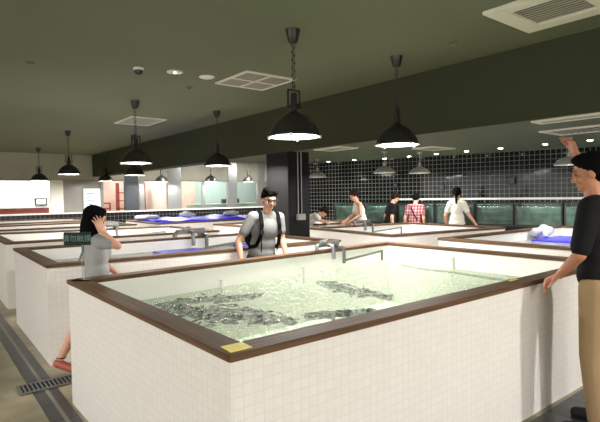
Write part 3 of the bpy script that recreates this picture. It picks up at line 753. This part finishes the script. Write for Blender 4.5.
MB().prism([wp(3.1, .0), wp(9.6, .0), wp(9.6, .09), wp(3.1, .09)], 1.325, 1.365).build('shelf_board', M['white_sill'], t)
for k in range(5):
    s_ = 3.6+1.3*k
    MB().prism([wp(s_, 0), wp(s_+.02, 0), wp(s_+.02, .06), wp(s_, .06)], 1.28, 1.325).build('bracket', M['steel_dull'], t)
def wallbox(s_, z, sx, sz, label):
    t = thing('wall_speaker', label, 'speaker', (*wp(s_, .05), z), 0, 'small boxes on the black tiled wall')
    MB().prism([wp(s_-sx/2, 0), wp(s_+sx/2, 0), wp(s_+sx/2, .07), wp(s_-sx/2, .07)], z, z+sz).build('housing', M['column'], t, bevel=.006)
    MB().prism([wp(s_-sx*.38, .07), wp(s_+sx*.38, .07), wp(s_+sx*.38, .076), wp(s_-sx*.38, .076)], z+sz*.12, z+sz*.88).build('face_plate', M['darkblue'], t)
wallbox(5.42, 1.62, .13, .14, 'grey box on the black tiled wall right of the woman in white')
wallbox(4.05, 1.55, .10, .10, 'small grey box on the black tiled wall above the woman in white')
wallbox(3.0, 1.60, .10, .10, 'small grey box on the black tiled wall above the black-shirted viewer')

# ------------------------------------------------------------------ sign on the rim corner
sx_, sy_ = .925, 3.655
def P3(u, v, z): # u along image right, v away from the camera
    return Vector((sx_, sy_, 0))+rt*u+fh*v+Vector((0, 0, z))
t = thing('tabletop_sign', 'small dark green sign on a clear post at the left corner of the nearest rim', 'sign', (sx_, sy_, .9))
MB().bar(P3(-.06, 0, .904), P3(.06, 0, .904), .10, .008).build('base', M['acrylic'], t)
MB().bar(P3(.0, .01, .906), P3(.0, .01, 1.18), .02, .008, up=fh).build('post', M['acrylic'], t)
MB().tube([P3(-.03, .01, 1.04), P3(-.005, .012, 1.10), P3(0, .014, 1.15), P3(-.02, .014, 1.17)], .009, 8).build('hook', M['steel_dull'], t, smooth=True)
sg = MB().bar(P3(-.128, 0, 1.195), P3(.062, 0, 1.195), .016, .092).build('sign_board', M['green_sign'], t, bevel=.003)
fc = bpy.data.curves.new('sign_lettering', 'FONT'); fc.body = '\u8bf7\u52ff\u89e6\u6478'; fc.size = .052; fc.extrude = .0008; fc.align_x = 'CENTER'; fc.align_y = 'CENTER'
fo = bpy.data.objects.new('sign_lettering_curve', fc); COL.objects.link(fo)
bpy.context.view_layer.update()
tm = bpy.data.meshes.new_from_object(fo.evaluated_get(bpy.context.evaluated_depsgraph_get()))
bpy.data.objects.remove(fo)
mt = Matrix.Identity(4); c = P3(-.033, -.0095, 1.195)
for i in range(3): mt[i][0] = rt[i]; mt[i][1] = up[i]; mt[i][2] = -fh[i]; mt[i][3] = c[i]
tm.transform(ROOTM[t.name].inverted()@mt); tm.materials.clear(); tm.materials.append(M['sign_text'])
to = bpy.data.objects.new('sign_lettering', tm); COL.objects.link(to); to.parent = t

# ------------------------------------------------------------------ people
def remeshed(mb, name, m, root, voxel, smooth=3, parent=None):
    o = mb.build(name, m, root, parent)
    md = o.modifiers.new('r', 'REMESH'); md.mode = 'VOXEL'; md.voxel_size = voxel
    if smooth:
        sm = o.modifiers.new('s', 'SMOOTH'); sm.factor = .5; sm.iterations = smooth
    bpy.context.view_layer.update()
    me = bpy.data.meshes.new_from_object(o.evaluated_get(bpy.context.evaluated_depsgraph_get()))
    o.modifiers.clear(); old = o.data; o.data = me; bpy.data.meshes.remove(old); me.name = name
    me.materials.clear()
    for q_ in (m if isinstance(m, (list, tuple)) else [m]): me.materials.append(q_)
    for p in me.polygons: p.use_smooth = True; p.material_index = 0
    return o

def hand(mb, wrist, fwd_, pal, side, s=1, curl=.35, spread=.10, thumb_in=0):
    F = Vector(fwd_).normalized(); N = Vector(pal); N = (N-F*N.dot(F)).normalized(); Lt = F.cross(N)*side; W = Vector(wrist)
    offs = [.033, .011, -.011, -.032]; lens = [.070, .078, .072, .056]
    for k in range(4):
        kn = W+F*(.088-.006*abs(k-1.2))*s+Lt*offs[k]*s
        mb.cap(W+Lt*offs[k]*.55*s, .016*s, kn, .0125*s)
        if k < 3: mb.cap(W+F*.03*s+Lt*(offs[k]*.7)*s, .015*s, kn+Lt*(-.010)*s, .011*s)
        d = (F+Lt*offs[k]/.033*spread).normalized(); p = kn; ang = curl
        for j, fr in enumerate((.45, .31, .24)):
            R = Matrix.Rotation(ang*(.7 if j == 0 else 1), 3, Lt*(-1)) if False else None
            a = curl*(.8+.5*j)*(1+.06*k)
            dd = d*math.cos(a)+N*math.sin(a)
            q_ = p+dd*lens[k]*fr*s
            mb.cap(p, (.0098-.0009*j)*s, q_, (.0090-.0009*j)*s); p = q_
    tb = W+F*.02*s+Lt*.022*s
    d1 = (F*.62+Lt*.78+N*.25).normalized(); p1 = tb+d1*.046*s; d2 = (F*.8+Lt*(.45-thumb_in)+N*.35).normalized(); p2 = p1+d2*.032*s
    mb.cap(tb, .016*s, p1, .0115*s); mb.cap(p1, .0112*s, p2, .0095*s); mb.cap(p2, .0095*s, p2+d2*.022*s, .008*s)

def person(label, loc, rz, H=1.65, lean=0, lean_side=0, head_yaw=0, head_pitch=0, arms=None, legs=None, hands=None,
           skin='skin', shirt='grey_shirt', sleeve=.6, pants='denim', short=False, hair='short', hairm='hair', female=False,
           voxel=.009, pelvis_dz=0, tank_top=False, face=True, extra=None, bulk=1.0, shoe='blackmatte'):
    s = H/1.70
    r = thing('person', label, 'person', loc, rz)
    Rm = ROOTM[r.name]; inv = Rm.inverted(); R3 = Rm.to_3x3()
    pel = Vector((0, 0, .93*s+pelvis_dz))
    RL = Matrix.Rotation(-lean, 3, 'X')@Matrix.Rotation(lean_side, 3, 'Y')
    def U(x, y, z): # upper body point (in standing local coordinates) -> local leaned
        return pel+RL@Vector((x*s, y*s, (z-.93)*s))
    def Wd(p): return Rm@p
    sw = (.165 if female else .185)*bulk
    hipw = .095
    nb = U(0, -.01, 1.43); 
    hc = U(0, .015, 1.575)
    HR = RL@Matrix.Rotation(head_yaw, 3, 'Z')@Matrix.Rotation(-head_pitch, 3, 'X')
    neck_top = U(0, 0, 1.50)
    def Hd(x, y, z): return neck_top+HR@Vector((x*s, y*s, z*s))   # head coords: origin at the top of the neck
    joints = {}
    for sd in (-1, 1):
        sh = U(sd*sw, -.005, 1.385)
        el = U(sd*(sw+.06), -.03, 1.11); wr = U(sd*(sw+.07), .05, .87)
        if arms and arms.get(sd): el, wr = (inv@Vector(p) for p in arms[sd])
        hp = pel+Vector((sd*hipw*s, 0, -.03*s))
        kn = Vector((sd*.105*s, .015*s, .49*s)); an = Vector((sd*.11*s, -.02*s, .075*s)); toe = an+Vector((sd*.02*s, .17*s, -.05*s))
        if legs and legs.get(sd):
            kn, an, toe = (inv@Vector(p) for p in legs[sd])
        joints[sd] = (sh, el, wr, hp, kn, an, toe)
    # --- body, one continuous surface
    b = MB()
    def cap(p, r0, q_, r1): b.cap(Wd(p), r0*s, Wd(q_), r1*s)
    def ell(c, rad, R=None): b.ell(Wd(c), tuple(k*s for k in rad), R3@(R or Matrix.Identity(3)), n=20, k=14)
    ell(pel+Vector((0, 0, -.01)), (.155, .10, .12)); ell(U(0, 0, 1.07), (.125 if female else .135, .09, .14), RL)
    ell(U(0, 0, 1.25), (.14*bulk if female else .155*bulk, .10, .18), RL)
    if female: ell(U(-.06, .075, 1.27), (.06, .05, .06), RL); ell(U(.06, .075, 1.27), (.06, .05, .06), RL)
    cap(nb-Vector((0, 0, .05*s)), .06, neck_top+HR@Vector((0, .005, .03))*s, .048)
    for sd in (-1, 1):
        sh, el, wr, hp, kn, an, toe = joints[sd]
        cap(U(0, -.01, 1.39), .065, sh, .052)
        cap(sh, .050, el, .038); cap(el, .039, wr, .026)
        cap(hp, .085, kn, .056); cap(kn, .058, kn.lerp(an, .35)+Vector((0, -.012*s, 0)), .054); cap(kn.lerp(an, .35)+Vector((0, -.012*s, 0)), .054, an, .036)
        cap(an-Vector((0, .02*s, .03*s)), .038, toe, .026); 
        hd = (hands or {}).get(sd, {})
        fw = Wd(wr)-Wd(el); 
        F = Vector(hd['f']) if 'f' in hd else fw
        N = Vector(hd['n']) if 'n' in hd else R3@Vector((-sd, 0, 0))
        hand(b, Wd(wr), F, N, hd.get('side', -1 if sd > 0 else 1), s, hd.get('curl', .35), hd.get('spread', .10), hd.get('thumb', 0))
    # head
    ell(Hd(0, -.012, .125), (.076, .092, .092), HR); ell(Hd(0, .022, .065), (.060, .066, .085), HR)
    ell(Hd(0, .058, .018), (.034, .028, .026), HR)
    ell(Hd(0, .094, .068), (.014, .018, .016), HR); cap(Hd(0, .080, .108), .009, Hd(0, .102, .068), .010)
    ell(Hd(0, .082, .122), (.052, .014, .014), HR)
    ell(Hd(.036, .070, .066), (.026, .022, .022), HR); ell(Hd(-.036, .070, .066), (.026, .022, .022), HR)
    for sd in (-1, 1): ell(Hd(sd*.077, -.005, .085), (.010, .022, .032), HR)
    body = remeshed(b, 'body', [M[skin]], r, voxel, 3)
    # --- face details
    if face:
        for sd in (-1, 1):
            e = MB().ell(Wd(Hd(sd*.031, .079, .098)), (.0135*s, .008*s, .0065*s), R3@HR, n=12, k=8)
            eo = e.build('eye', M['eyewhite'], r, smooth=True)
            MB().ell(Wd(Hd(sd*.031, .0862, .098)), (.0058*s, .003*s, .0060*s), R3@HR, n=10, k=6).build('iris', M['iris'], r, parent=eo, smooth=True)
            MB().tube([Wd(Hd(sd*.014, .094, .120)), Wd(Hd(sd*.033, .094, .126)), Wd(Hd(sd*.052, .080, .120))], [.003*s, .0042*s, .002*s], 8).build('eyebrow', M[hairm], r, smooth=True)
        MB().ell(Wd(Hd(0, .087, .034)), (.023*s, .007*s, .0055*s), R3@HR, n=14, k=8).ell(Wd(Hd(0, .085, .027)), (.019*s, .007*s, .006*s), R3@HR, n=14, k=8).build('lips', M['lip'], r, smooth=True)
    # --- hair
    hm = MB()
    def he(c, rad): hm.ell(Wd(Hd(*c)), tuple(k*s for k in rad), R3@HR, n=20, k=14)
    he((0, -.022, .142), (.083, .098, .086)); he((0, -.046, .105), (.078, .070, .078))
    if hair == 'puffy':
        he((0, .02, .200), (.078, .074, .040)); he((.026, .066, .176), (.042, .026, .024)); he((-.03, .062, .182), (.04, .028, .024)); he((0, -.02, .200), (.078, .080, .034))
        rr = random.Random(4)
        for k in range(26):
            a_ = rr.uniform(0, 2*PI); q_ = rr.uniform(.3, 1); he((.072*q_*math.cos(a_), -.01+.078*q_*math.sin(a_), .224-.045*q_*q_), (.016, .016, .018))
        for sd in (-1, 1): he((sd*.076, -.018, .135), (.012, .040, .045))
    elif hair == 'short':
        he((0, .03, .188), (.070, .060, .034)); 
        for sd in (-1, 1): he((sd*.073, -.03, .115), (.014, .045, .05))
    elif hair == 'long':
        he((0, .02, .190), (.074, .066, .034))
        for sd in (-1, 1):
            he((sd*.074, -.012, .09), (.022, .055, .10)); he((sd*.075, -.03, .0), (.03, .06, .10))
        he((0, -.075, .04), (.088, .058, .14)); he((0, -.078, -.06), (.084, .048, .11)); he((0, -.03, .15), (.090, .105, .090)); 
    elif hair == 'ponytail':
        he((0, .02, .188), (.072, .064, .032)); he((0, -.11, .12), (.035, .03, .04)); he((0, -.125, .04), (.034, .026, .09)); he((0, -.115, -.06), (.026, .02, .09))
        for sd in (-1, 1): he((sd*.074, -.02, .11), (.014, .05, .055))
    elif hair == 'bun':
        he((0, .02, .185), (.070, .062, .032)); he((0, -.115, .11), (.04, .035, .04))
        for sd in (-1, 1): he((sd*.073, -.02, .11), (.014, .05, .05))
    ho = remeshed(hm, 'hair', [M[hairm]], r, .0075, 2)
    # --- shirt
    if shirt:
        c = MB()
        def cc(p, r0, q_, r1): c.cap(Wd(p), r0*s, Wd(q_), r1*s)
        def ce(p, rad, R=None): c.ell(Wd(p), tuple(k*s for k in rad), R3@(R or Matrix.Identity(3)), n=20, k=14)
        ce(U(0, 0, .97), (.172, .122, .13), RL); ce(U(0, 0, 1.08), (.150 if female else .158, .112, .16), RL); ce(U(0, 0, 1.25), (.158*bulk if female else .176*bulk, .120, .175), RL)
        if female: ce(U(-.06, .078, 1.265), (.066, .052, .068), RL); ce(U(.06, .078, 1.265), (.066, .052, .068), RL)
        ce(U(0, -.005, 1.36), (.12, .085, .07), RL)
        for sd in (-1, 1):
            sh, el = joints[sd][:2]
            if tank_top:
                cc(U(sd*.07, -.01, 1.36), .035, U(sd*.085, -.005, 1.425), .026)
            else:
                cc(U(0, -.01, 1.385), .082, sh, .067); cc(sh, .066, sh.lerp(el, sleeve), .060)
        # clean sleeve and hem ends
        remeshed(c, 'shirt', [M[shirt]], r, max(voxel, .009), 14)
        if not tank_top:
            MB().torus(Wd(U(0, .0, 1.425)), .062*s, .010*s, axis=R3@(RL@Vector((0, .25, 1))), n=20, m=6).build('collar', M[shirt], r, smooth=True)
    # --- trousers
    c = MB()
    def cc(p, r0, q_, r1): c.cap(Wd(p), r0*s, Wd(q_), r1*s)
    c.ell(Wd(pel+Vector((0, 0, -.01))), (.165*s, .112*s, .125*s), R3, n=20, k=14)
    for sd in (-1, 1):
        hp, kn, an, toe = joints[sd][3:]
        if short: cc(hp, .098, hp.lerp(kn, .72), .082)
        else: cc(hp, .098, kn, .074); cc(kn, .074, an+Vector((0, 0, .03*s)), .062)
    remeshed(c, 'shorts' if short else 'trousers', [M[pants]], r, .011, 3)
    for sd in (-1, 1):
        an, toe = joints[sd][5:]
        if shoe:
            c = MB(); c.cap(Wd(an+Vector((0, -.025*s, -.032*s))), .045*s, Wd(toe), .036*s)
            dz = 0
            remeshed(c, 'shoe', [M[shoe]], r, .009, 2)
    if extra: extra(r, Wd, U, Hd, s, R3, RL, HR, joints)
    return r

# the man with glasses and backpack behind the nearest tank
def man_extra(r, Wd, U, Hd, s, R3, RL, HR, J):
    for sd in (-1, 1):
        pts = [U(sd*.105, -.125, 1.36), U(sd*.112, -.05, 1.462), U(sd*.112, .05, 1.445), U(sd*.115, .118, 1.33), U(sd*.122, .132, 1.20), U(sd*.145, .095, 1.08), U(sd*.165, -.03, 1.03)]
        m = MB()
        for a, c in zip(pts, pts[1:]): m.bar(Wd(a), Wd(c), .042*s, .012*s, up=R3@Vector((0, 1, .3)))
        so = m.build('backpack_strap', M['strap'], r)
        MB().bar(Wd(U(sd*.115, .136, 1.27)), Wd(U(sd*.118, .142, 1.225)), .048*s, .01*s, up=R3@Vector((0, 1, 0))).build('buckle', M['column'], r, parent=so)
        MB().bar(Wd(U(sd*.118, .140, 1.20)), Wd(U(sd*.10, .150, 1.02)), .012*s, .006*s, up=R3@Vector((0, 1, 0))).build('webbing_end', M['strap'], r, parent=so)
    m = MB().ell(Wd(U(0, -.21, 1.20)), (.15*s, .10*s, .24*s), R3@RL, n=20, k=14)
    remeshed(m, 'backpack', [M['black_cloth']], r, .012, 2)
    g = MB()
    for sd in (-1, 1):
        cpt = [(-.024, .017), (.024, .018), (.027, .0), (.020, -.018), (-.016, -.018), (-.025, -.004)]
        loop = [Wd(Hd(sd*.034+sd*a*-1, .098-abs(a-.0)*.1, .098+z)) for a, z in cpt]
        loop.append(loop[0]); 
        for a, c in zip(loop, loop[1:]): g.tube([a, c], .0048*s, 6)
        g.tube([Wd(Hd(sd*.058, .092, .108)), Wd(Hd(sd*.080, .06, .108)), Wd(Hd(sd*.084, -.01, .10))], .003*s, 6)
    g.tube([Wd(Hd(-.01, .1, .104)), Wd(Hd(0, .108, .108)), Wd(Hd(.01, .1, .104))], .003*s, 6)
    g.build('glasses', M['blackmatte'], r)
person('young man in grey t-shirt, glasses and black backpack behind the nearest tank', (2.82, 4.20, 0), math.radians(176), H=1.55, lean=.19, lean_side=-.05, bulk=.94,
       head_yaw=math.radians(-4), head_pitch=.10, hair='puffy', shirt='grey_shirt', sleeve=.62, pants='denim', voxel=.0065, extra=man_extra,
       arms={1: ((2.545, 4.20, 1.02), (2.53, 4.12, .78)), -1: ((3.03, 4.12, 1.02), (3.03, 4.02, .78))})

# the woman walking in the aisle at the left
def woman_extra(r, Wd, U, Hd, s, R3, RL, HR, J):
    an, toe = J[-1][5:]
    m = MB().torus(Wd(an+Vector((0, .01, .015))), .040*s, .006*s, axis=(0, 0, 1), n=16, m=6)
    m.build('ankle_strap', M['strap'], r, smooth=True)
person('long-haired woman in light grey top at the left, hand raised to her face', (1.20, 4.28, 0), math.radians(-82), H=1.45, lean=-.04,
       head_yaw=-.15, head_pitch=.25, hair='long', shirt='grey_shirt2', sleeve=.48, pants='black_cloth', short=True, female=True, voxel=.0055, pelvis_dz=-.06, shoe='red', skin='skin',
       arms={1: ((1.30, 4.05, 1.085), (1.20, 4.14, 1.205)), -1: ((1.29, 4.48, .92), (1.40, 4.40, .80))},
       hands={1: dict(f=(-.25, .12, 1.0), n=(-.3, .9, 0), curl=.25, spread=.25), -1: dict(curl=.5)},
       legs={-1: ((1.09, 4.36, .46), (.915, 4.40, .135), (1.01, 4.30, .05)), 1: ((1.43, 4.20, .47), (1.46, 4.20, .09), (1.60, 4.19, .05))}, extra=woman_extra)

# the man at the right with one hand on the rim and the other raised
person('man in black t-shirt and khaki trousers, one hand on the rim, one raised', (3.27, 1.17, 0), math.radians(10), H=1.70, lean=.06,
       head_yaw=math.radians(12), head_pitch=.14, hair='short', shirt='black_cloth', sleeve=.85, pants='khaki', voxel=.0055, skin='skin_tan',
       arms={-1: ((3.03, 1.19, 1.11), (3.165, 1.36, .955)), 1: ((3.60, 1.34, 1.57), (3.41, 1.37, 1.73))},
       hands={-1: dict(f=(-.38, .72, -.42), n=(.15, -.3, -1), curl=.8, spread=.12), 1: dict(f=(-.4, .08, .85), n=(-.5, .6, -.3), curl=.75, spread=.06)})

# people in the background
person('person in white and black bending over the small far tank beside the dark column', (5.89, 7.45, 0), math.radians(-120), H=1.50, lean=.98,
       head_pitch=.25, hair='short', hairm='hair_brown', shirt='white_cloth', pants='black_cloth', voxel=.011,
       arms={-1: ((6.32, 7.42, .98), (6.40, 7.26, .93)), 1: ((6.12, 7.06, .98), (6.30, 7.10, .94))})
person('woman in white tank top leaning on the far white tank, facing left', (7.08, 6.86, 0), math.radians(62), H=1.57, lean=.25,
       head_pitch=.3, hair='bun', hairm='hair_brown', shirt='white_cloth', tank_top=True, female=True, pants='denim', voxel=.01,
       arms={-1: ((6.90, 6.74, 1.06), (6.78, 6.90, .93)), 1: ((7.02, 7.06, 1.06), (6.84, 7.10, .94))})
person('person in black t-shirt with brown hair standing by the aquariums, facing right', (7.66, 6.70, 0), math.radians(-118), H=1.50, lean=.22, bulk=.85,
       head_pitch=.35, hair='short', hairm='hair_brown', shirt='black_cloth', pants='black_cloth', voxel=.011)
def bag_extra(r, Wd, U, Hd, s, R3, RL, HR, J):
    pts = [U(-.09, -.03, 1.44), U(-.06, -.115, 1.36), U(.03, -.14, 1.2), U(.12, -.13, 1.05)]
    m = MB()
    for a, c in zip(pts, pts[1:]): m.bar(Wd(a), Wd(c), .022*s, .01*s, up=R3@Vector((0, -1, 0)))
    m.build('bag_strap', M['strap'], r)
person('dark-haired person in red plaid shirt with a shoulder strap, facing the aquariums', (7.93, 6.24, 0), math.radians(-72), H=1.47, lean=.15,
       head_pitch=.3, hair='short', shirt='plaid', pants='denim', voxel=.011, bulk=.9, extra=bag_extra)
person('woman with black ponytail in a white tee, back turned, facing the aquariums', (8.0, 5.30, 0), math.radians(-62), H=1.56, lean=.04,
       head_pitch=.1, hair='ponytail', shirt='white_cloth', pants='black_cloth', female=True, voxel=.010, bulk=.78,
       arms={1: ((8.10, 5.10, 1.04), (8.16, 5.00, .88)), -1: ((7.88, 5.47, 1.04), (7.93, 5.47, .84))})

# ------------------------------------------------------------------ lights: the pendant bulbs, shop lights, aquarium tubes
def disc(x, y, z, e, size=.36, col=(1, .975, .95)):
    l = bpy.data.lights.new('pendant_bulb', 'AREA'); l.shape = 'DISK'; l.size = size; l.energy = e; l.color = col
    o = bpy.data.objects.new('pendant_bulb', l); COL.objects.link(o); o.location = (x, y, z)
def rect_light(x, y, z, sx, sy, e, col, rx=0):
    l = bpy.data.lights.new('ceiling_panel_light', 'AREA'); l.shape = 'RECTANGLE'; l.size = sx; l.size_y = sy; l.energy = e; l.color = col
    o = bpy.data.objects.new('ceiling_panel_light', l); COL.objects.link(o); o.location = (x, y, z); o.rotation_euler = (rx, 0, 0)
EP = 40
zb = CEIL-1.012
for x, y in [(2.89, 3.70)]+[(a, c) for a, c, _ in L]: disc(x, y, zb, EP)
# the same rows of lamps carry on behind the camera
disc(3.50, -.75, zb, 44, .14); disc(2.3, -.75, zb, 15)
for x, y in [ (1.3, -1.6), (-1.6, -.55), (-1.6, 3.7), (-1.6, 8.0), (2.89, -4.3), (-1.6, -4.0)]: disc(x, y, zb, EP*(.9 if x < 0 else .5))
for x in (7.5, 10.5, 13): rect_light(x, 16.5, CEIL-.03, .6, .6, 80, (1, .98, .95))  # ceiling lights without fittings, added to brighten the shop header
for x, y in [(6.84, 6.06), (7.62, 5.86), (7.55, 3.12), (7.0, 8.15), (7.4, .5), (7.4, -2)]: disc(x, y, LOW-.405, 14, .2)
for x, e, c in [(x_, e_*.55, c_) for x_, e_, c_ in [(0, 150, (1, .95, .92)), (2.8, 190, (1, .96, .95)), (5.6, 70, (1, .9, .85)), (7.6, 90, (1, .86, .8)), (9.2, 45, (.9, 1, .98)), (10.3, 60, (1, .86, .78)), (12, 90, (.9, 1, .98)), (14, 40, (1, 1, 1))]]:
    rect_light(x, 21.0, 2.72, 1.2, 2.4, e, c)
# unseen fill panels and area lights added behind and left of the camera
struct('window_20', MB().box((-3.5, YF+.0, .9), (5.0, YF+.03, 2.3)), mat('lit_window', srgb(240, 238, 230), emit=(1, .96, .9, 1), estr=.4))
struct('window_21', MB().box((XL, -3, .9), (XL+.03, 9, 2.3)), bpy.data.materials['lit_window'])
for loc, sx, rot in (((.75, YF+.06, 1.6), 8.5, (PI/2, 0, PI)), ((XL+.06, 3, 1.6), 12, (PI/2, 0, -PI/2))):
    l = bpy.data.lights.new('window_light', 'AREA'); l.shape = 'RECTANGLE'; l.size = sx; l.size_y = 1.4; l.energy = 9*sx; l.color = (1, .985, .96)
    o = bpy.data.objects.new('window_light', l); COL.objects.link(o); o.location = loc; o.rotation_euler = rot
for i in range(len(divs)-1):
    p = wp((divs[i]+divs[i+1])/2, .40)
    l = bpy.data.lights.new('aquarium_tube', 'AREA'); l.shape = 'RECTANGLE'; l.size = .6; l.size_y = .04; l.energy = 3.6; l.color = (.92, 1, .96)
    o = bpy.data.objects.new('aquarium_tube', l); COL.objects.link(o); o.location = (p[0], p[1], AH-.015); o.rotation_euler = (math.radians(0), 0, math.radians(-74.6))

wld = bpy.data.worlds.new('World'); sc.world = wld; wld.use_nodes = True
wld.node_tree.nodes['Background'].inputs[0].default_value = (.6, .6, .55, 1); wld.node_tree.nodes['Background'].inputs[1].default_value = .02
sc.view_settings.view_transform = 'Standard'; sc.view_settings.look = 'None'; sc.view_settings.gamma = 1
sc.view_settings.exposure = 0.78
sc.view_settings.use_curve_mapping = False
try:
    sc.cycles.use_denoising = True; sc.cycles.max_bounces = 8; sc.cycles.transparent_max_bounces = 12; sc.cycles.sample_clamp_indirect = 6
except Exception: pass
